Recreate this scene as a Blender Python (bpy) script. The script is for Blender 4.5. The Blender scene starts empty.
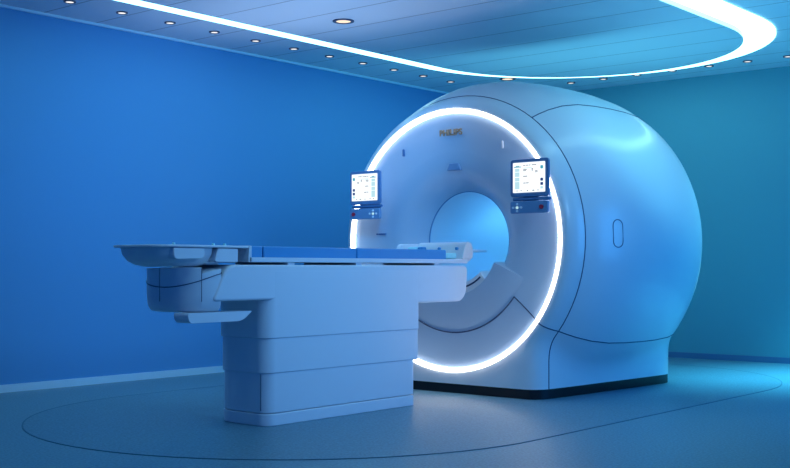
import bpy, bmesh, math, random
from mathutils import Vector, Matrix
random.seed(4)
S = 0.9                      # every measure below is in eye heights (0.9 m)
C = bpy.context.scene.collection
PI = math.pi
XC, ZC = -5.446, 1.22         # scanner axis
CEIL = 3.11

# ---------------------------------------------------------------- materials
def principled(name, col, rough=0.4, spec=0.5, metal=0.0, coat=0.0, bump=0.0, bscale=300, vary=0.0):
    m = bpy.data.materials.new(name); m.use_nodes = True
    nt = m.node_tree; b = nt.nodes['Principled BSDF']
    b.inputs['Base Color'].default_value = (*col, 1)
    b.inputs['Roughness'].default_value = rough
    b.inputs['Specular IOR Level'].default_value = spec
    b.inputs['Metallic'].default_value = metal
    b.inputs['Coat Weight'].default_value = coat
    b.inputs['Coat Roughness'].default_value = 0.15
    tc = nt.nodes.new('ShaderNodeTexCoord')
    nz = nt.nodes.new('ShaderNodeTexNoise'); nz.inputs['Scale'].default_value = bscale
    nt.links.new(tc.outputs['Object'], nz.inputs['Vector'])
    mr = nt.nodes.new('ShaderNodeMapRange')
    mr.inputs['To Min'].default_value = max(0.02, rough - 0.03); mr.inputs['To Max'].default_value = rough + 0.03
    nt.links.new(nz.outputs['Fac'], mr.inputs['Value']); nt.links.new(mr.outputs['Result'], b.inputs['Roughness'])
    if vary > 0:
        mx = nt.nodes.new('ShaderNodeMix'); mx.data_type = 'RGBA'
        mx.inputs[6].default_value = (*[c * (1 - vary) for c in col], 1)
        mx.inputs[7].default_value = (*[min(1, c * (1 + vary)) for c in col], 1)
        nt.links.new(nz.outputs['Fac'], mx.inputs[0]); nt.links.new(mx.outputs[2], b.inputs['Base Color'])
    if bump > 0:
        bp = nt.nodes.new('ShaderNodeBump'); bp.inputs['Strength'].default_value = bump
        bp.inputs['Distance'].default_value = 0.002
        nt.links.new(nz.outputs['Fac'], bp.inputs['Height']); nt.links.new(bp.outputs['Normal'], b.inputs['Normal'])
    return m

def emit(name, col, strength):
    m = bpy.data.materials.new(name); m.use_nodes = True
    nt = m.node_tree; b = nt.nodes['Principled BSDF']
    b.inputs['Base Color'].default_value = (.02, .02, .02, 1); b.inputs['Specular IOR Level'].default_value = .1
    b.inputs['Emission Color'].default_value = (*col, 1)
    b.inputs['Emission Strength'].default_value = strength
    return m

def plank_material(name, col, pitch, off, dark=0.6, width=0.012, rough=0.4):
    m = principled(name, col, rough, bscale=60)
    nt = m.node_tree; b = nt.nodes['Principled BSDF']
    tc = nt.nodes.new('ShaderNodeTexCoord'); sp = nt.nodes.new('ShaderNodeSeparateXYZ')
    nt.links.new(tc.outputs['Object'], sp.inputs[0])
    def mth(op, a, v):
        n = nt.nodes.new('ShaderNodeMath'); n.operation = op
        nt.links.new(a, n.inputs[0]); n.inputs[1].default_value = v; return n.outputs[0]
    v = mth('ADD', sp.outputs['Y'], off); v = mth('DIVIDE', v, pitch); v = mth('FRACT', v, 0)
    v = mth('LESS_THAN', v, width / pitch)
    mx = nt.nodes.new('ShaderNodeMix'); mx.data_type = 'RGBA'
    mx.inputs[6].default_value = (*col, 1); mx.inputs[7].default_value = (*[c * dark for c in col], 1)
    nt.links.new(v, mx.inputs[0]); nt.links.new(mx.outputs[2], b.inputs['Base Color'])
    return m

M = dict(
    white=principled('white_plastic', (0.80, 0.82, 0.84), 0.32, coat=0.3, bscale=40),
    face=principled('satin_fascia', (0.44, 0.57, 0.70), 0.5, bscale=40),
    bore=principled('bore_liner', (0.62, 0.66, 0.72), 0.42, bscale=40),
    table=principled('table_shell_plastic', (0.74, 0.76, 0.82), 0.42, bscale=60),
    seam=principled('seam_rubber', (0.03, 0.06, 0.14), 0.6),
    black=principled('black_rubber', (0.004, 0.004, 0.006), 0.35),
    monitor=principled('monitor_plastic', (0.10, 0.22, 0.42), 0.4),
    keypad=principled('keypad_plastic', (0.16, 0.30, 0.50), 0.45),
    red=principled('red_button', (0.5, 0.02, 0.05), 0.4),
    pale=principled('pale_button', (0.85, 0.9, 0.95), 0.4),
    gold=principled('bronze_letters', (0.50, 0.31, 0.17), 0.4, metal=0.2),
    mark=principled('mark_ink', (0.05, 0.16, 0.36), 0.5),
    mattress=principled('blue_vinyl', (0.05, 0.30, 0.62), 0.5, bump=0.2, bscale=500),
    cyanpad=principled('pale_cyan_foam', (0.35, 0.78, 0.86), 0.6, bump=0.3, bscale=400),
    chrome=principled('brushed_steel', (0.55, 0.57, 0.6), 0.25, metal=1.0),
    wall_l=principled('blue_lit_wall', (0.10, 0.33, 0.64), 0.75, spec=0.2, bump=0.1, bscale=250, vary=0.05),  # blue of the room lighting put into the wall's base colour
    wall_b=principled('teal_lit_wall', (0.11, 0.36, 0.44), 0.75, spec=0.2, bump=0.1, bscale=250, vary=0.05),  # teal cast of the lighting is part of this base colour
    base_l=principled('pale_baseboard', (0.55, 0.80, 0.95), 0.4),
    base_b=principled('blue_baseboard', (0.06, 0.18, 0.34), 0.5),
    floor=principled('speckled_vinyl', (0.12, 0.26, 0.34), 0.40, bump=0.6, bscale=75, vary=0.75),
    inlay=principled('speckled_vinyl_inlay', (0.105, 0.235, 0.315), 0.42, bump=0.6, bscale=75, vary=0.75),
    groove=principled('floor_joint', (0.075, 0.18, 0.25), 0.6),
    ceil=plank_material('ceiling_boards', (0.62, 0.70, 0.78), 0.51 * S, -0.14 * S, dark=.42, width=0.013),
    led=emit('led_diffuser', (0.97, 0.97, 1.0), 9.5),
    cove=emit('cove_diffuser', (0.36, 0.86, 1.0), 4.2),
    borelight=emit('bore_diffuser', (0.06, 0.38, 1.0), 28.0),
    bezel=principled('dark_bezel', (0.03, 0.05, 0.10), 0.4),
    lamp=emit('warm_lamp', (1.0, 0.78, 0.56), 1.2),
    smalllamp=emit('small_lamp', (1.0, 0.95, 0.92), 1.2),
    screen=emit('screen_white', (0.93, 0.98, 1.0), 1.15),
    ui_cyan=emit('screen_cyan', (0.55, 0.86, 0.95), 0.9),
    ui_teal=emit('screen_teal', (0.05, 0.45, 0.62), 0.8),
    ui_navy=emit('screen_navy', (0.01, 0.05, 0.25), 0.8),
    ui_grey=emit('screen_grey', (0.06, 0.10, 0.18), 0.8),
)

# ---------------------------------------------------------------- helpers
def tag(o, label, cat=None, group=None, kind=None):
    if label: o['label'] = label
    if cat: o['category'] = cat
    if group: o['group'] = group
    if kind: o['kind'] = kind
    return o

def thing(name, label, cat, loc, group=None):
    o = bpy.data.objects.new(name, None); C.objects.link(o)
    o.location = Vector(loc) * S; o.empty_display_size = 0.1
    o['loc'] = 0; del o['loc']
    return tag(o, label, cat, group)

def root_origin(o):
    p = Vector(o.location)
    while o.parent: o = o.parent; p += Vector(o.location)
    return p

def link(name, bm, mat, parent=None, smooth=True, bevel=0, seg=3, origin=None, angle=35, subd=0, recalc=True):
    """bm in world eye-height units -> object; origin = parent's base or the given point"""
    bmesh.ops.remove_doubles(bm, verts=bm.verts, dist=1e-5)
    if recalc: bmesh.ops.recalc_face_normals(bm, faces=bm.faces)
    bmesh.ops.scale(bm, vec=(S, S, S), verts=bm.verts)
    o_pt = root_origin(parent) if parent else (Vector(origin) * S if origin else Vector((0, 0, 0)))
    bmesh.ops.translate(bm, vec=-o_pt, verts=bm.verts)
    me = bpy.data.meshes.new(name); bm.to_mesh(me); bm.free()
    me.materials.append(mat)
    for p in me.polygons: p.use_smooth = smooth
    o = bpy.data.objects.new(name, me); C.objects.link(o)
    if parent: o.parent = parent
    else: o.location = o_pt
    if smooth:
        me.set_sharp_from_angle(angle=math.radians(angle))
    if bevel:
        b = o.modifiers.new('bevel', 'BEVEL'); b.width = bevel * S; b.segments = seg
        b.limit_method = 'ANGLE'; b.angle_limit = math.radians(30); b.harden_normals = False
    if subd:
        s = o.modifiers.new('sub', 'SUBSURF'); s.levels = subd; s.render_levels = subd
    return o

def box(bm, a, b):
    x0, y0, z0 = a; x1, y1, z1 = b
    v = [bm.verts.new(p) for p in [(x0,y0,z0),(x1,y0,z0),(x1,y1,z0),(x0,y1,z0),(x0,y0,z1),(x1,y0,z1),(x1,y1,z1),(x0,y1,z1)]]
    for f in [(0,3,2,1),(4,5,6,7),(0,1,5,4),(1,2,6,5),(2,3,7,6),(3,0,4,7)]:
        bm.faces.new([v[i] for i in f])
    return bm

def prism_z(bm, pts, z0, z1):
    """pts: plan polygon (x, y)"""
    lo = [bm.verts.new((x, y, z0)) for x, y in pts]; hi = [bm.verts.new((x, y, z1)) for x, y in pts]
    n = len(pts)
    bm.faces.new(lo[::-1]); bm.faces.new(hi)
    for i in range(n): bm.faces.new((lo[i], lo[(i+1)%n], hi[(i+1)%n], hi[i]))
    return bm

def prism_x(bm, pts, x0, x1):
    """pts: side polygon (y, z)"""
    lo = [bm.verts.new((x0, y, z)) for y, z in pts]; hi = [bm.verts.new((x1, y, z)) for y, z in pts]
    n = len(pts)
    bm.faces.new(lo); bm.faces.new(hi[::-1])
    for i in range(n): bm.faces.new((lo[i], hi[i], hi[(i+1)%n], lo[(i+1)%n]))
    return bm

def prism_y(bm, pts, y0, y1):
    lo = [bm.verts.new((x, y0, z)) for x, z in pts]; hi = [bm.verts.new((x, y1, z)) for x, z in pts]
    n = len(pts)
    bm.faces.new(lo); bm.faces.new(hi[::-1])
    for i in range(n): bm.faces.new((lo[i], hi[i], hi[(i+1)%n], lo[(i+1)%n]))
    return bm

def round_poly(pts, rads, seg=6):
    """round the corners of a 2D polygon"""
    out = []; n = len(pts)
    for i in range(n):
        p = Vector(pts[i]); r = rads[i] if isinstance(rads, (list, tuple)) else rads
        if r <= 0: out.append(tuple(p)); continue
        a = (Vector(pts[i-1]) - p); b = (Vector(pts[(i+1) % n]) - p)
        ra = min(r, a.length * .49); rb = min(r, b.length * .49)
        A = p + a.normalized() * ra; B = p + b.normalized() * rb
        for k in range(seg + 1):
            t = k / seg
            # quarter-ellipse like blend
            w = 1 - math.cos(t * PI / 2); u = math.sin(t * PI / 2)
            q = A + (p - A) * u + (B - p) * w
            out.append(tuple(q))
    return out

def rrect(x0, y0, x1, y1, r, seg=6):
    return round_poly([(x0, y0), (x1, y0), (x1, y1), (x0, y1)], r, seg)

def tube(bm, pts, r, n=8, closed=False, flat=1.0):
    """swept round tube through 3D points"""
    pts = [Vector(p) for p in pts]; rings = []; m = len(pts)
    up = Vector((0, 0, 1)); prev = None
    for i, p in enumerate(pts):
        if closed: t = pts[(i+1) % m] - pts[i-1]
        else: t = pts[min(i+1, m-1)] - pts[max(i-1, 0)]
        t.normalize()
        if prev is None:
            a = t.cross(Vector((0, 1, 0)));
            if a.length < 0.1: a = t.cross(Vector((0, 0, 1)))
            a.normalize()
        else:
            a = (prev - t * prev.dot(t)).normalized()
        prev = a; b = t.cross(a)
        rings.append([bm.verts.new(p + (a * math.cos(k*2*PI/n) + b * math.sin(k*2*PI/n)*flat) * r) for k in range(n)])
    for i in range(m if closed else m - 1):
        A = rings[i]; B = rings[(i+1) % m]
        for k in range(n): bm.faces.new((A[k], A[(k+1)%n], B[(k+1)%n], B[k]))
    if not closed:
        bm.faces.new(rings[0][::-1]); bm.faces.new(rings[-1])
    return bm

def disc(bm, c, r, h, n=24, r2=None):
    """short vertical cylinder, base at c"""
    r2 = r if r2 is None else r2
    lo = [bm.verts.new((c[0]+r*math.cos(k*2*PI/n), c[1]+r*math.sin(k*2*PI/n), c[2])) for k in range(n)]
    hi = [bm.verts.new((c[0]+r2*math.cos(k*2*PI/n), c[1]+r2*math.sin(k*2*PI/n), c[2]+h)) for k in range(n)]
    bm.faces.new(lo[::-1]); bm.faces.new(hi)
    for k in range(n): bm.faces.new((lo[k], lo[(k+1)%n], hi[(k+1)%n], hi[k]))
    return bm

def discy(bm, x, z, y0, y1, r, n=20):
    return prism_y(bm, [(x + r*math.cos(k*2*PI/n), z + r*math.sin(k*2*PI/n)) for k in range(n)], y0, y1)

def stadium(cx, y0, y1, r, n=40):
    p = [(cx + r*math.cos(a), y1 + r*math.sin(a)) for a in [PI*k/n for k in range(n+1)]]
    p += [(cx - r*math.cos(a), y0 - r*math.sin(a)) for a in [PI*k/n for k in range(n+1)]]
    return p

def ring_strip(bm, P, Q, z0, z1):
    """closed band between plan loops P (outer) and Q (inner), thickness z0..z1"""
    n = len(P)
    L = [[bm.verts.new((x, y, z)) for x, y in loop] for loop, z in ((P, z0), (Q, z0), (Q, z1), (P, z1))]
    for i in range(n):
        j = (i + 1) % n
        for k in range(4): bm.faces.new((L[k][i], L[k][j], L[(k+1) % 4][j], L[(k+1) % 4][i]))
    return bm

B = bmesh.new

def struct(name, bm, mat, label=None, **kw):
    o = link(name, bm, mat, smooth=kw.pop('smooth', False), **kw); o['kind'] = 'structure'
    if label: o['label'] = label
    return o

# ---------------------------------------------------------------- the room
XW, YW = -8.21, 11.65         # left wall, back wall
XR, YF = 1.4, -1.6
struct('floor', box(B(), (XW-.2, YF, -.1), (XR, YW+.2, 0)), M['floor'], 'dark teal speckled vinyl floor')
struct('ceiling', box(B(), (XW-.2, YF, CEIL), (XR, YW+.2, CEIL+.1)), M['ceil'], 'grey blue ceiling of wide boards')
struct('wall_left', box(B(), (XW-.2, YF, 0), (XW, YW+.2, CEIL)), M['wall_l'], 'smooth deep blue wall')
struct('wall_back', box(B(), (XW, YW, 0), (XR, YW+.2, CEIL)), M['wall_b'], 'smooth teal wall behind scanner')
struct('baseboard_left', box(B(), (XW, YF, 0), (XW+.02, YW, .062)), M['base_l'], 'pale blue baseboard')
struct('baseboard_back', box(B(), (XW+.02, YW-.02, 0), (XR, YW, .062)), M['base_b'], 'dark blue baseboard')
struct('trim_1', box(B(), (XW, YF, CEIL-.02), (XW+.025, YW, CEIL)), M['base_l'], 'thin pale strip between blue wall and ceiling')
# oval joint in the floor around the scanner
fo = stadium(-5.41, 5.5, 8.95, 1.84)
struct('trim_2', prism_z(B(), stadium(-5.41, 5.5, 8.95, 1.84), 0, .003), M['inlay'], 'large oval floor inlay under scanner and table')
struct('trim_3', ring_strip(B(), stadium(-5.41, 5.5, 8.95, 1.847), stadium(-5.41, 5.5, 8.95, 1.839), .0, .004), M['groove'], 'thin dark joint around the oval floor inlay')

# ceiling island and cove light
CX, CY0, CY1 = -5.535, 4.6, 9.22
isl = thing('ceiling_island', 'large oval lowered ceiling panel of wide boards, rimmed by the light band', 'ceiling panel', (CX, 7, CEIL-.085))
link('board_panel', prism_z(B(), stadium(CX, CY0, CY1, 1.525), CEIL-.047, CEIL-.012), M['ceil'], isl, bevel=.006, angle=30)
link('rim', ring_strip(B(), stadium(CX, CY0, CY1, 1.535), stadium(CX, CY0, CY1, 1.52), CEIL-.050, CEIL-.012), M['white'], isl)
cove = link('cove_light', ring_strip(B(), stadium(CX, CY0, CY1, 1.815), stadium(CX, CY0, CY1, 1.49), CEIL-.011, CEIL-.001), M['cove'], smooth=False, origin=(CX, 7, CEIL-.01))
tag(cove, 'glowing oval light band around the lowered ceiling panel', 'light')

# downlights
def make_downlight(name, r, lamp, label, cat, loc, group):
    t = thing(name, label, cat, loc, group)
    x, y, z = loc
    ring = B(); P = [(x + r*1.45*math.cos(a), y + r*1.45*math.sin(a)) for a in [k*PI/12 for k in range(24)]]
    Q = [(x + r*math.cos(a), y + r*math.sin(a)) for a in [k*PI/12 for k in range(24)]]
    ring_strip(ring, P, Q, z - .008, z); link('bezel', ring, M['bezel'], t)
    link('lens', disc(B(), (x, y, z-.005), r, .005), lamp, t)
    return t
def dup(root, loc, label=None):
    r = root.copy(); C.objects.link(r); r.location = Vector(loc) * S
    if label: r['label'] = label
    for ch in root.children:
        c = ch.copy(); C.objects.link(c); c.parent = r
    return r
def ordinal(i): return ['first', 'second', 'third', 'fourth', 'fifth', 'sixth', 'seventh', 'eighth', 'ninth', 'tenth', 'eleventh'][i]
d0 = None
for k in range(11):
    loc = (-7.69, 5.16 + .4985*k, CEIL)
    lab = 'small recessed ceiling spotlight along the blue wall, %s from the left' % ordinal(k)
    if k == 0: lab = 'small recessed ceiling spotlight at top left, nearest the picture edge'
    if k == 10: lab = 'small recessed ceiling spotlight along the blue wall, last before the scanner top'
    if d0 is None: d0 = make_downlight('ceiling_spotlight', .033, M['smalllamp'], lab, 'spotlight', loc, 'small ceiling spotlights')
    else: dup(d0, loc, lab)
for k in range(7):
    loc = (-6.69 + .4155*k, 11.09, CEIL)
    lab = 'small recessed ceiling spotlight above the teal back wall, %s from the left' % ordinal(k)
    if k == 6: lab = 'small recessed ceiling spotlight above the teal back wall, rightmost at picture edge'
    dup(d0, loc, lab)
make_downlight('ceiling_downlight', .062, M['lamp'], 'large round downlight with warm lamp in the lowered ceiling panel', 'downlight', (-6.36, 6.91, CEIL-.047), None)
make_downlight('ceiling_downlight', .062, M['lamp'], 'large round warm downlight just above the scanner top', 'downlight', (-7.09, 10.40, CEIL), None)

# ---------------------------------------------------------------- the scanner
mri = thing('mri_scanner', 'large white MRI scanner with glowing ring around its bore', 'medical scanner', (XC, 8.1, 0))
YS  = [7.16, 7.172, 7.20, 7.245, 7.30, 7.36, 7.45, 7.60, 7.80, 8.05, 8.3, 8.55, 8.80, 8.95, 9.03, 9.08]
RS  = [1.078, 1.098, 1.122, 1.146, 1.166, 1.205, 1.252, 1.307, 1.346, 1.362, 1.368, 1.366, 1.350, 1.322, 1.290, 1.24]
WS  = [.715, .76, .80, .83, .848, .857, .867, .882, .898, .915, .938, .958, .976, .985, .975, .93]
ZB = 0.078
PHL, PHU = -36.8, 53.5
def half_outline(R, W):
    """right half: from the foot up to the crown -> list of (dx, z)"""
    f0 = -math.degrees(math.acos(min(.999, W / R)))
    fs = min(f0 + 5, PHL - 1.0)
    cp = lambda f: (R*math.cos(math.radians(f)), ZC + R*math.sin(math.radians(f)))
    a = cp(fs); zk = ZC + R*math.sin(math.radians(f0))
    zl = zk - .13
    pts = [(W, ZB), (W, ZB + (zl-ZB)*.5)]
    p0, p1, p2 = Vector((W, zl)), Vector((W, zk)), Vector(a)
    for k in range(7):
        t = k/6; pts.append(tuple(p0*(1-t)**2 + p1*2*t*(1-t) + p2*t*t))
    for k in (1, 2): pts.append(cp(fs + (PHL-fs)*k/2))
    iL = len(pts) - 1
    for k in range(1, 25): pts.append(cp(PHL + (PHU-PHL)*k/24))
    iU = len(pts) - 1
    for k in range(1, 11): pts.append(cp(PHU + (90-PHU)*k/10))
    return pts, iL, iU
SEC = []
for Y, R, W in zip(YS, RS, WS):
    h, IL, IU = half_outline(R, W)
    full = [(XC + x, Y, z) for x, z in h] + [(XC - x, Y, z) for x, z in h[-2::-1]]
    SEC.append(full)
NH = len(h); NF = len(SEC[0])
def patch(bm, i0, i1, j0, j1):
    g = [[bm.verts.new(SEC[i][j]) for j in range(j0, j1+1)] for i in range(i0, i1+1)]
    for i in range(len(g)-1):
        for j in range(len(g[0])-1): bm.faces.new((g[i][j], g[i+1][j], g[i+1][j+1], g[i][j+1]))
    return bm
FR = 4   # section of the front seam
LAST = len(YS) - 1
# front bezel: band from front edge to the seam + the flat face around the ring
RO = 1.052
bm = patch(B(), 0, FR, 0, NF-1)
loop = list(SEC[0])
nb = 14
for k in range(1, nb):                               # along the bottom edge
    x = (XC - WS[0]) + 2*WS[0]*k/nb; loop.append((x, YS[0], ZB))
inner = []
for (x, y, z) in loop:
    d = Vector((x-XC, z-ZC)).normalized() * RO
    inner.append((XC + d.x, YS[0] - .004, ZC + d.y))
lv = [bm.verts.new(p) for p in loop]; iv = [bm.verts.new(p) for p in inner]
iv2 = [bm.verts.new((p[0], p[1]+.05, p[2])) for p in inner]
n = len(loop)
for i in range(n):
    j = (i+1) % n
    bm.faces.new((lv[i], lv[j], iv[j], iv[i])); bm.faces.new((iv[i], iv[j], iv2[j], iv2[i]))
link('front_bezel', bm, M['white'], mri, angle=50)
bm = patch(B(), FR, LAST, IU, NF-1-IU); link('top_cover', bm, M['white'], mri, angle=60)
bm = patch(B(), FR, LAST, IL, IU); link('side_cover', bm, M['white'], mri, angle=60)
bm = patch(B(), FR, LAST, NF-1-IU, NF-1-IL); link('side_cover', bm, M['white'], mri, angle=60)
bm = patch(B(), FR, LAST, 0, IL); link('lower_side_cover', bm, M['white'], mri, angle=60)
bm = patch(B(), FR, LAST, NF-1-IL, NF-1); link('lower_side_cover', bm, M['white'], mri, angle=60)
# rear face with the bore opening
bm = B(); loop = list(SEC[LAST])
for k in range(1, nb): loop.append(((XC - WS[-1]) + 2*WS[-1]*k/nb, YS[-1], ZB))
def rim(loop, r, y): 
    out = []
    for (x, _, z) in loop:
        d = Vector((x-XC, z-ZC)).normalized() * r; out.append((XC+d.x, y, ZC+d.y))
    return out
rings = [loop, rim(loop, .62, 9.12), rim(loop, .48, 9.07), rim(loop, .41, 8.95)]
rv = [[bm.verts.new(p) for p in r_] for r_ in rings]
for a in range(3):
    for i in range(n):
        j = (i+1) % n; bm.faces.new((rv[a][i], rv[a][j], rv[a+1][j], rv[a+1][i]))
link('rear_cover', bm, M['white'], mri)
# polar surfaces round the bore axis
def polar(bm, prof, a0=0, a1=360, n=128):
    """prof: list of (r, y)"""
    closed = abs(a1 - a0 - 360) < 1e-6
    m = n if closed else n + 1
    g = [[bm.verts.new((XC + r*math.cos(math.radians(a0+(a1-a0)*k/n)), y, ZC + r*math.sin(math.radians(a0+(a1-a0)*k/n)))) for k in range(m)] for r, y in prof]
    for i in range(len(g)-1):
        for k in range(n): bm.faces.new((g[i][k], g[i][(k+1) % m], g[i+1][(k+1) % m], g[i+1][k]))
    return g
bm = B(); polar(bm, [(1.051, 7.20), (1.050, 7.158), (1.044, 7.146), (1.034, 7.141), (1.027, 7.146), (1.021, 7.160), (1.020, 7.20)], n=160)
link('light_ring', bm, M['led'], mri, angle=80)
bm = B(); polar(bm, [(1.0195, 7.20), (1.017, 7.172), (1.006, 7.172), (.96, 7.186), (.90, 7.198), (.82, 7.208), (.737, 7.213), (.722, 7.214)], n=160)
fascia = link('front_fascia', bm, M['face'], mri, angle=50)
YT = 7.42
fl = [(.722, 7.214), (.70, 7.2155), (.64, 7.225), (.60, 7.235), (.56, 7.252), (.52, 7.278), (.49, 7.305), (.46, 7.342), (.435, 7.378), (.42, 7.400), (.406, 7.42)]
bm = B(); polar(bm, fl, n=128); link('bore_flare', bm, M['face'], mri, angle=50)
bm = B(); polar(bm, [(.406, YT), (.402, 7.44), (.402, 8.94), (.41, 8.95)], n=128)
link('bore_tube', bm, M['bore'], mri, angle=50)
bm = B(); polar(bm, [(.4065, YT-.002), (.400, YT+.002), (.402, YT+.012)], n=128)
link('bore_rim', bm, M['keypad'], mri)
# lamp strips along the bore wall on both sides
for a in (20,):
    bm = B(); g = polar(bm, [(.400, 7.75), (.395, 7.76), (.395, 8.85), (.400, 8.86)], a-3, a+3, n=4)
    link('bore_light', bm, M['borelight'], mri)
# flush lower cover with the docking trough
A0, A1 = -156.5, -23.5
bm = B()
g = polar(bm, [(.735, 7.235), (.735, 7.2135), (.728, 7.212), (.60, 7.207), (.45, 7.203), (.442, 7.206), (.436, 7.218), (.432, 7.45)], A0, A1, n=72)
for e in (0, -1):
    col = [row[e] for row in g]
    back = [bm.verts.new((v.co.x, 7.45, v.co.z)) for v in col]
    for i in range(len(col)-1):
        bm.faces.new((col[i], col[i+1], back[i+1], back[i]))
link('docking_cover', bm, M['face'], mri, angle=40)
bm = B(); g = polar(bm, [(.434, 7.50), (.434, 7.245), (.40, 7.238), (.355, 7.245), (.34, 7.27), (.335, 7.50)], -134, -46, n=50)
for e in (0, -1): bm.faces.new([row[e] for row in g])
link('docking_cradle', bm, M['white'], mri)
bm = B(); tube(bm, [(XC + .384*math.cos(math.radians(a)), 7.238, ZC + .384*math.sin(math.radians(a))) for a in range(-130, -48, 3)], .007, 6)
link('cradle_gasket', bm, M['seam'], mri)
link('bore_table_rail', box(B(), (XC-.17, 7.5, .855), (XC+.17, 8.94, .88)), M['bore'], mri, bevel=.01)
# plinth
bm = B(); lo = []
for Y, W in list(zip(YS, WS))[1:]: lo.append((XC + W - .006, Y + .002))
lo2 = [(2*XC - x, y) for x, y in lo][::-1]
prism_z(bm, lo + lo2, 0, ZB - .001); link('base_plinth', bm, M['black'], mri, angle=30)
bm = B(); prism_z(bm, [(XC+.6, 7.3), (XC+.6, 9.0), (XC-.6, 9.0), (XC-.6, 7.3)], ZB-.0005, ZB+.03); link('floor_pan', bm, M['black'], mri)

# seams (thin recessed gaskets)
def seam(pts, r=.0042, closed=False, mat='seam'):
    bm = B(); tube(bm, pts, r, 6, closed); return link('panel_seam', bm, M[mat], mri)
seam([SEC[FR][j] for j in range(0, NF)], .0045)
for j in (IL, IU, NF-1-IU, NF-1-IL): seam([SEC[i][j] for i in range(FR, LAST+1)], .0042)
def onface(r, a, y): return (XC + r*math.cos(math.radians(a)), y, ZC + r*math.sin(math.radians(a)))
seam([onface(.737, a, 7.211) for a in range(-143, -36, 2)] + [onface(.737, -36.8, 7.211)], .0055)
for a, j in ((-36.8, IL), (-143.2, NF-1-IL)):
    seam([onface(r, a, y) for r, y in ((.737, 7.211), (.82, 7.206), (.90, 7.194), (.96, 7.183), (1.008, 7.170))], .005)
    seam([onface(1.056, a, 7.156)] + [SEC[i][j] for i in range(0, FR+1)], .0045)

# faint joint rings on the fascia
# surface point on the side of the shell
def shell(Y, deg):
    R = RS[0]
    for i in range(len(YS)-1):
        if YS[i] <= Y <= YS[i+1]:
            t = (Y-YS[i])/(YS[i+1]-YS[i]); R = RS[i]*(1-t)+RS[i+1]*t
    return (XC + R*math.cos(math.radians(deg)), Y, ZC + R*math.sin(math.radians(deg)))
def pill(cx, cz, w, hh, n=10):
    p = [(cx + w*math.cos(a), cz + hh - w + w*math.sin(a)) for a in [PI*k/n for k in range(n+1)]]
    p += [(cx - w*math.cos(a), cz - hh + w - w*math.sin(a)) for a in [PI*k/n for k in range(n+1)]]
    return p
pl = [shell(y, d) for y, d in pill(8.04, 0, .055, .115) for d in [d] ] if False else []
for (u, v) in pill(0, 0, .045, .105):
    pl.append(shell(7.565 + u, math.degrees(v/1.3) + 1.8))
seam(pl, .0035, closed=True)

# positioning slot, markers and lettering
bm = B()
def trap(w1, w2, h0, h1): return [(XC - w1, h0), (XC + w1, h0), (XC + w2, h1), (XC - w2, h1)]
prism_y(bm, trap(.070, .045, ZC+.565, ZC+.622), 7.222, 7.26); o = link('laser_window', bm, M['keypad'], mri, bevel=.006)
for sx in (-1, 1):
    bm = B(); prism_y(bm, rrect(XC+sx*.495-.007, ZC+.705, XC+sx*.495+.007, ZC+.765, .006, 3), 7.185, 7.215)
    link('sensor_slot', bm, M['mark'] if sx < 0 else M['bore'], fascia)
for sx, in ((-1,),):
    bm = B(); 
    for k, (a, w) in enumerate(((0, .015), (.03, .012), (.048, .018), (.075, .022))): box(bm, (XC-.80+a, 7.197, ZC+.06), (XC-.80+a+w, 7.215, ZC+.072))
    link('printed_mark', bm, M['mark'], fascia)
def lettering(txt, size, cx, y, cz, mat, parent):
    cu = bpy.data.curves.new('lettering', 'FONT'); cu.body = txt; cu.size = size*S; cu.align_x = 'CENTER'; cu.align_y = 'CENTER'
    cu.extrude = .004*S; cu.offset = .0012*S; cu.space_character = 1.05
    tmp = bpy.data.objects.new('tmp', cu); C.objects.link(tmp)
    bpy.context.view_layer.update()
    me = bpy.data.meshes.new_from_object(tmp.evaluated_get(bpy.context.evaluated_depsgraph_get()))
    bpy.data.objects.remove(tmp)
    me.transform(Matrix.Rotation(PI/2, 4, 'X'))
    me.transform(Matrix.Translation(Vector((cx, y, cz))*S - root_origin(parent)))
    me.materials.clear(); me.materials.append(mat)
    o = bpy.data.objects.new('lettering', me); C.objects.link(o); o.parent = parent
    return o
lt = lettering('PHILIPS', .068, XC-.005, 7.19, ZC+.865, M['gold'], fascia)
lt['label'] = 'small bronze lettering'

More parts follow.
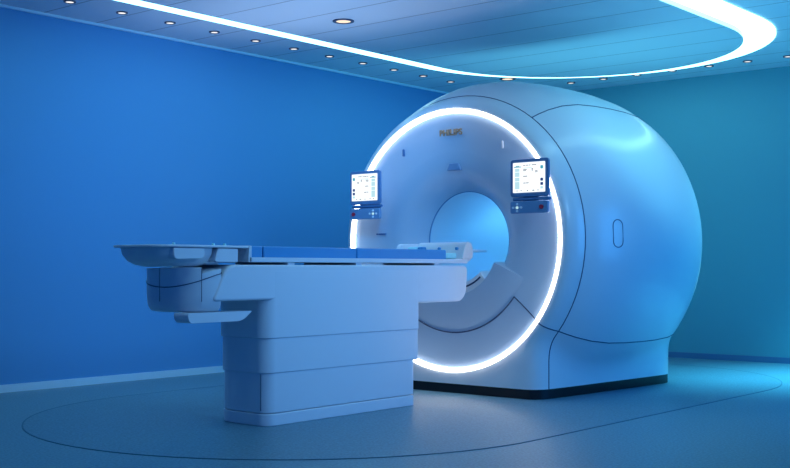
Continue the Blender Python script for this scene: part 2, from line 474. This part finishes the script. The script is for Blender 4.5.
# ---------------------------------------------------------------- control monitors
def monitor(cx, flip, label):
    y0 = 7.02                       # front face
    t = thing('touch_monitor', label, 'monitor', (cx, y0+.06, 1.40), 'touch monitors on the scanner front')
    w, z0, z1 = .168, 1.530, 1.812
    link('bracket', box(B(), (cx-.07, y0+.03, 1.46), (cx+.07, 7.135 if abs(cx-XC) > .83 else 7.16, 1.60)), M['monitor'], t, bevel=.01)
    fr = link('frame', prism_y(B(), rrect(cx-w, z0, cx+w, z1, .022, 5), y0+.012, y0+.036), M['monitor'], t, bevel=.005)
    scr = link('screen', prism_y(B(), rrect(cx-w+.028, z0+.032, cx+w-.028, z1-.026, .004, 2), y0+.006, y0+.014), M['screen'], t)
    f = -1 if flip else 1           # column side
    sx0, sx1 = cx - w + .028, cx + w - .028; sz0, sz1 = z0+.032, z1-.026
    def q(u0, v0, u1, v1): # u from the column side, v from the bottom
        a, b = (sx0 + u0*(sx1-sx0), sx0 + u1*(sx1-sx0)) if f > 0 else (sx1 - u0*(sx1-sx0), sx1 - u1*(sx1-sx0))
        return (min(a, b), sz0 + v0*(sz1-sz0), max(a, b), sz0 + v1*(sz1-sz0))
    def quads(name, mat, L, r=.002):
        for e in L:
            x0, a, x1, b = q(*e); a -= .002 if name == 'screen_text' else 0; link(name, prism_y(B(), rrect(x0, a, x1, b, r, 2), y0+.0035, y0+.0065), mat, scr)
    quads('screen_column', M['ui_cyan'], [(.07, .12, .21, .36), (.07, .38, .21, .50), (.07, .53, .21, .68), (.07, .70, .21, .80)])
    quads('screen_header', M['ui_teal'], [(.04, .84, .27, .868), (.10, .875, .2, .90)])
    quads('screen_icon', M['ui_navy'], [(.87, .22, .95, .315), (.87, .36, .95, .455)], .004)
    quads('screen_icon', M['ui_teal'], [(.87, .76, .95, .87)], .006)
    quads('screen_text', M['ui_grey'], [(.33, .90, .39, .912), (.41, .90, .5, .912), (.52, .90, .56, .912), (.60, .90, .74, .912), (.33, .76, .44, .772), (.33, .72, .42, .732), (.60, .76, .63, .79), (.60, .72, .63, .74), (.33, .535, .46, .55), (.33, .31, .40, .325), (.415, .31, .50, .325), (.12, .055, .15, .075), (.25, .055, .28, .075), (.45, .05, .48, .075), (.62, .055, .68, .075), (.78, .055, .81, .075), (.7, .7, .78, .71), (.7, .66, .78, .67)], .0005)
    quads('screen_field', M['ui_cyan'], [(.33, .80, .60, .82), (.87, .10, .95, .18)])
    # hinge and keypad
    bm = B(); tube(bm, [(cx-w+.02, y0+.03, 1.514), (cx+w+.005, y0+.03, 1.514)], .013, 12); link('hinge', bm, M['monitor'], t)
    kp = link('keypad', prism_y(B(), rrect(cx-w+.004, 1.406, cx+w-.002, 1.497, .014, 4), y0+.005, y0+.035), M['keypad'], t, bevel=.004)
    kx = cx - f*.10
    for dx, dz in ((0, .026), (0, -.026), (-.036, 0), (.036, 0), (0, 0)):
        link('key', discy(B(), kx+dx, 1.451+dz, y0-.002, y0+.008, .0085 if (dx or dz) else .010), M['pale'] if (dx or dz) else M['ui_cyan'], kp)
    link('stop_button', discy(B(), cx + f*.115, 1.451, y0-.008, y0+.008, .016), M['red'], kp)['label'] = 'round red stop button'
monitor(XC-.785, True, 'touch monitor on the left side of the glowing ring, red button at left')
monitor(XC+.845, False, 'touch monitor on the right side of the glowing ring, red button at right')

# ---------------------------------------------------------------- the patient table
TX = -5.41
tb = thing('patient_table', 'white motorised patient table on a stepped pedestal, docked at the scanner bore', 'patient table', (TX, 5.7, 0))
def tier(name, hw, y0, y1, z0, z1, r=.10):
    bm = B(); pts = round_poly([(TX-hw+.01, y0+.01), (TX+hw, y0), (TX+hw, y1), (TX-hw+.01, y1)], [.20, r, .03, .03], 10)
    prism_z(bm, pts, z0, z1); return link(name, bm, M['table'], tb, bevel=.006, seg=2, angle=35)
tier('plinth', .272, 4.873, 6.35, 0.002, .08, .08)
tier('pedestal_section', .270, 4.875, 6.35, .083, .34, .08)
tier('pedestal_section', .276, 4.865, 6.395, .335, .565, .085)
tier('pedestal_section', .2825, 4.855, 6.395, .555, .985, .09)
# upper body: side profile swept across, with a rounded front corner
def upper():
    bm = B()
    prof = round_poly([(4.43, .80), (6.20, .80), (6.40, .745), (6.96, .745), (6.985, 1.02), (4.54, 1.02)],
                      [.03, .02, .03, .10, .05, .07], 8)
    prism_x(bm, prof, TX-.282, TX+.282); return bm
link('upper_body', upper(), M['table'], tb, bevel=.02, seg=4, angle=40)
# vertical corner columns inside the overhang recess
bm = B(); tube(bm, [(TX+.215, 4.876, .10), (TX+.215, 4.876, .33)], .0022, 6) 
link('pedestal_seam', bm, M['seam'], tb)
# rounded head-end drum
def dplan(hw, ybase, ynose, n=16, e=2.4):
    pts = [(TX + hw, ybase), ]
    for k in range(n*2+1):
        a = PI*k/(2*n)
        c, s_ = math.cos(a), math.sin(a)
        x = hw*(abs(c)**(2/e))*(1 if c > 0 else -1); y = (ybase-ynose)*(abs(s_)**(2/e))
        pts.append((TX + x, ybase - .0 - y))
    pts.append((TX - hw, ybase)); return pts
bm = B()
lev = [(.735, .80), (.742, .90), (.76, .955), (.79, .985), (.84, 1.0), (.93, 1.0), (.998, 1.0), (1.0, .985)]
P0 = dplan(.272, 4.50, 4.262, e=2.6)[0:33]
cx_, cy_ = TX, 4.50
rows = []
for z, k in lev:
    def zt(i): return min(z, 1.0 if i > 16 else (.955 + .045*max(0, 1-i/8)))
    rows.append([bm.verts.new((cx_ + (x-cx_)*k, cy_ + (y-cy_)*k, zt(i))) for i, (x, y) in enumerate(P0)])
for a in range(len(rows)-1):
    for i in range(len(P0)-1): bm.faces.new((rows[a][i], rows[a][i+1], rows[a+1][i+1], rows[a+1][i]))
bm.faces.new(rows[0]); bm.faces.new(rows[-1][::-1])
for i in range(1): pass
link('end_housing', bm, M['table'], tb, angle=40)
# centre panel on the drum nose (slightly proud)
bm = B(); nP = len(P0); seg = P0[6:18]
rows = []
for z, k in ((.745, .93), (.76, .975), (.79, 1.022), (.84, 1.035), (.93, 1.035), (1.000, 1.035), (1.004, .98)):
    rows.append([bm.verts.new((cx_ + (x-cx_)*k, cy_ + (y-cy_)*k, z)) for x, y in seg])
for a in range(len(rows)-1):
    for i in range(len(seg)-1): bm.faces.new((rows[a][i], rows[a][i+1], rows[a+1][i+1], rows[a+1][i]))
for e in (0, -1):
    col = [r_[e] for r_ in rows]; bk = [bm.verts.new((cx_+(v.co.x-cx_)*.93, cy_+(v.co.y-cy_)*.93, v.co.z)) for v in col]
    for i in range(len(col)-1): bm.faces.new((col[i], col[i+1], bk[i+1], bk[i]))
bm.faces.new(rows[-1] + [bm.verts.new((TX-.0, 4.42, 1.004)), bm.verts.new((TX+.12, 4.42, 1.004))])
link('end_panel', bm, M['table'], tb, angle=40)
for e in (0, -1):
    x, y = seg[e]; k = 1.0365
    bm = B(); tube(bm, [(cx_+(x-cx_)*k, cy_+(y-cy_)*k, z) for z in (.80, .85, .9, .95, .998)], .0020, 6); link('housing_seam', bm, M['seam'], tb)
# curved joint on the housing
bm = B(); pts = []
for i, (x, y) in enumerate(P0):
    u = (i/(len(P0)-1))*2-1
    pts.append((cx_+(x-cx_)*(1.037 if 6 <= i < 18 else 1.004), cy_+(y-cy_)*(1.037 if 6 <= i < 18 else 1.004), .885 + .09*abs(u)**1.6))
tube(bm, pts, .003, 6); link('housing_seam', bm, M['seam'], tb)
# pull bar under the overhang
bm = B(); prism_x(bm, round_poly([(4.25, .735), (4.265, .675), (4.68, .675), (4.76, .735)], [.02, .025, .04, .01], 5), TX+.13, TX+.262)
link('pull_bar', bm, M['table'], tb, bevel=.014, seg=3)
# transfer plate with shallow bowl at the head end
def nose_plan(hw, y0, y1, r): return round_poly([(TX-hw, y0), (TX+hw, y0), (TX+hw, y1), (TX-hw, y1)], [r, r, .01, .01], 10)
link('transfer_plate', prism_z(B(), nose_plan(.27, 4.035, 4.73, .17), 1.122, 1.136), M['table'], tb, bevel=.004)
bm = B(); rows = []
for z, k, dy in ((1.122, 1.0, 0), (1.08, .97, .01), (1.04, .88, .04), (1.018, .74, .08), (1.008, .55, .12)):
    pl_ = nose_plan(.245*k, 4.085+dy, 4.46-dy*.4, .13*k)
    rows.append([bm.verts.new((x, y, z)) for x, y in pl_])
for a in range(len(rows)-1):
    m_ = len(rows[0])
    for i in range(m_): bm.faces.new((rows[a][i], rows[a][(i+1)%m_], rows[a+1][(i+1)%m_], rows[a+1][i]))
bm.faces.new(rows[-1]); bm.faces.new(rows[0][::-1])
link('under_bowl', bm, M['table'], tb, angle=40)
link('side_box', prism_x(B(), round_poly([(4.15, 1.050), (4.38, 1.056), (4.38, 1.118), (4.15, 1.118)], [.03, .03, .005, .005], 4), TX+.10, TX+.262), M['table'], tb, bevel=.008)
link('side_box', prism_x(B(), round_poly([(4.455, 1.035), (4.645, 1.035), (4.645, 1.118), (4.485, 1.118)], [.02, .01, .005, .01], 4), TX-.20, TX+.262), M['table'], tb, bevel=.006)
bm = B(); prism_x(bm, [(4.36, 1.06), (4.46, 1.02), (4.55, 1.02), (4.50, 1.08), (4.46, 1.12), (4.36, 1.12)], TX-.18, TX+.20); link('slide_block', bm, M['table'], tb, bevel=.008)
for y in (4.17, 4.47, 4.56): 
    link('knob', disc(B(), (TX+.235, y, 1.135), .011, .014, 12, .008), M['cyanpad'], tb)
# long tray
bm = B()
prism_y(bm, [(TX-.275, 1.036), (TX+.275, 1.036), (TX+.275, 1.066), (TX+.255, 1.066), (TX+.25, 1.052), (TX-.25, 1.052), (TX-.255, 1.066), (TX-.275, 1.066)], 4.725, 6.99)
link('tray', bm, M['table'], tb, bevel=.003, seg=2)
link('tray_end', prism_x(B(), round_poly([(4.718, 1.036), (4.745, 1.036), (4.745, 1.138), (4.725, 1.138)], .006, 3), TX-.275, TX+.275), M['table'], tb, bevel=.004)
for y in (5.1, 5.75, 6.62): link('tray_foot', box(B(), (TX-.24, y-.03, 1.012), (TX+.262, y+.03, 1.04)), M['table'], tb, bevel=.003)
# mattresses rest on the tray
def mattress(y0, y1, label, joint=None):
    t = thing('mattress', label, 'mattress', (TX, (y0+y1)/2, 1.053), 'blue mattress sections on the patient table')
    ys = [y0] + ([joint] if joint else []) + [y1]
    for a, b in zip(ys, ys[1:]):
        link('pad', box(B(), (TX-.205, a+.003, 1.054), (TX+.248, b-.003, 1.137)), M['mattress'], t, bevel=.010, seg=3)
mattress(4.75, 4.865, 'short blue mattress block at the foot end, left of the long pad')
mattress(4.868, 6.76, 'long thin blue mattress lying on the table tray', 5.745)

# head coil base at the bore end
hc = thing('head_coil_base', 'white head coil base with pale cyan lining at the bore end of the table', 'head coil', (TX, 6.95, 1.054))
link('far_rail', prism_x(B(), round_poly([(6.735, 1.068), (7.06, 1.068), (7.06, 1.192), (6.79, 1.188)], [.01, .02, .02, .03], 5), TX-.262, TX-.218), M['table'], hc, bevel=.008)
link('base_shell', prism_x(B(), round_poly([(6.775, 1.054), (7.07, 1.054), (7.085, 1.10), (6.985, 1.10), (6.94, 1.070), (6.775, 1.066)], [.005, .03, .03, .02, .03, .005], 5), TX-.21, TX+.248), M['table'], hc, bevel=.008)
link('end_block', prism_x(B(), round_poly([(6.94, 1.068), (7.085, 1.068), (7.075, 1.198), (6.99, 1.203)], [.01, .04, .05, .03], 6), TX-.21, TX+.262), M['table'], hc, bevel=.012)
link('head_rest', box(B(), (TX-.20, 6.80, 1.07), (TX+.20, 6.955, 1.115)), M['cyanpad'], hc, bevel=.015)
link('head_rest', prism_x(B(), round_poly([(6.80, 1.08), (6.955, 1.08), (6.955, 1.17), (6.84, 1.165)], .03, 4), TX-.205, TX-.12), M['cyanpad'], hc, bevel=.012)
link('latch', box(B(), (TX-.12, 6.86, 1.115), (TX-.07, 6.92, 1.165)), M['mattress'], hc, bevel=.01)
for x in (TX+.02, TX+.19): link('socket', discy(B(), x, 1.15, 6.955, 6.98, .012), M['mattress'], hc)
link('extension_blade', prism_z(B(), rrect(TX-.10, 7.09, TX+.15, 7.44, .02, 4), 1.128, 1.146), M['pale'], hc, bevel=.004)

# ---------------------------------------------------------------- lamps
def area(loc, target, sx, sy, col, power, name='area_lamp', spread=180):
    l = bpy.data.lights.new(name, 'AREA'); l.shape = 'RECTANGLE'; l.size = sx*S; l.size_y = sy*S
    l.color = col; l.energy = power; l.spread = math.radians(spread)
    o = bpy.data.objects.new(name, l); C.objects.link(o); o.location = Vector(loc)*S
    d = Vector(target) - Vector(loc); o.rotation_euler = d.to_track_quat('-Z', 'Y').to_euler()
    return o
def spot(loc, target, col, power, angle=70, blend=1, r=.1, name='spot_lamp'):
    l = bpy.data.lights.new(name, 'SPOT'); l.color = col; l.energy = power; l.spot_size = math.radians(angle)
    l.spot_blend = blend; l.shadow_soft_size = r
    o = bpy.data.objects.new(name, l); C.objects.link(o); o.location = Vector(loc)*S
    d = Vector(target) - Vector(loc); o.rotation_euler = d.to_track_quat('-Z', 'Y').to_euler()
    return o
area((-1.0, 8.5, 1.5), (-4.2, 8.3, .8), 1.5, 2.0, (.03, .33, 1.0), 42)          # added blue fill on the shell side
area((-3.0, 10.6, 2.9), (-3.35, 10.8, 0), 3.2, .4, (.12, .75, 1.0), 58, spread=62)          # cyan behind the scanner
area((-1.2, 5.2, 2.7), (-5.1, 5.6, .7), 1.2, .6, (.22, .55, 1.0), 10, spread=80)     # unseen fill added to brighten the table side
spot((-4.6, 5.6, 2.6), (-8.2, 7.3, 1.35), (.06, .42, 1.0), 115, 92)              # wash on the blue wall
spot((-2.4, 7.2, 1.9), (-5.2, 9.6, 3.1), (.20, .80, 1.0), 90, 80)                # unseen cyan fill added to brighten the ceiling
area((-5.6, 9.75, .9), (-5.4, 9.0, 3.1), 2.4, .8, (.18, .78, 1.0), 19, spread=150)   # added fill hidden behind the scanner, lifts the ceiling
area((-6.5, 6.4, 1.0), (-6.2, 6.4, 3.1), .8, 2.2, (.50, .66, .9), 9, spread=90)   # added unseen fill beside the table, aimed at the ceiling
spot((-6.9, 6.3, 3.05), (-6.75, 5.1, 0), (.25, .75, 1.0), 34, 52)                   # pool on the floor by the blue wall
spot((-5.0, 2.6, 3.05), (-3.6, 5.2, 0), (.7, .8, 1.0), 10, 60)                   # pool in front of the scanner
w = bpy.data.worlds.new('world'); bpy.context.scene.world = w; w.use_nodes = True
bg = w.node_tree.nodes['Background']; bg.inputs[0].default_value = (.01, .13, .62, 1); bg.inputs[1].default_value = .6

# ---------------------------------------------------------------- camera
cam = bpy.data.cameras.new('camera'); co = bpy.data.objects.new('camera', cam); C.objects.link(co)
co.location = (0, 0, 1.0*S); co.rotation_euler = (PI/2, 0, math.radians(40))
cam.sensor_width = 36; cam.lens = 1124/790*36; cam.shift_y = 34/790; cam.clip_end = 100
bpy.context.scene.camera = co
vs = bpy.context.scene.view_settings
bpy.context.scene.display_settings.display_device = 'sRGB'
vs.view_transform = 'Standard'; vs.look = 'None'; vs.gamma = 1; vs.exposure = 0; vs.use_curve_mapping = False
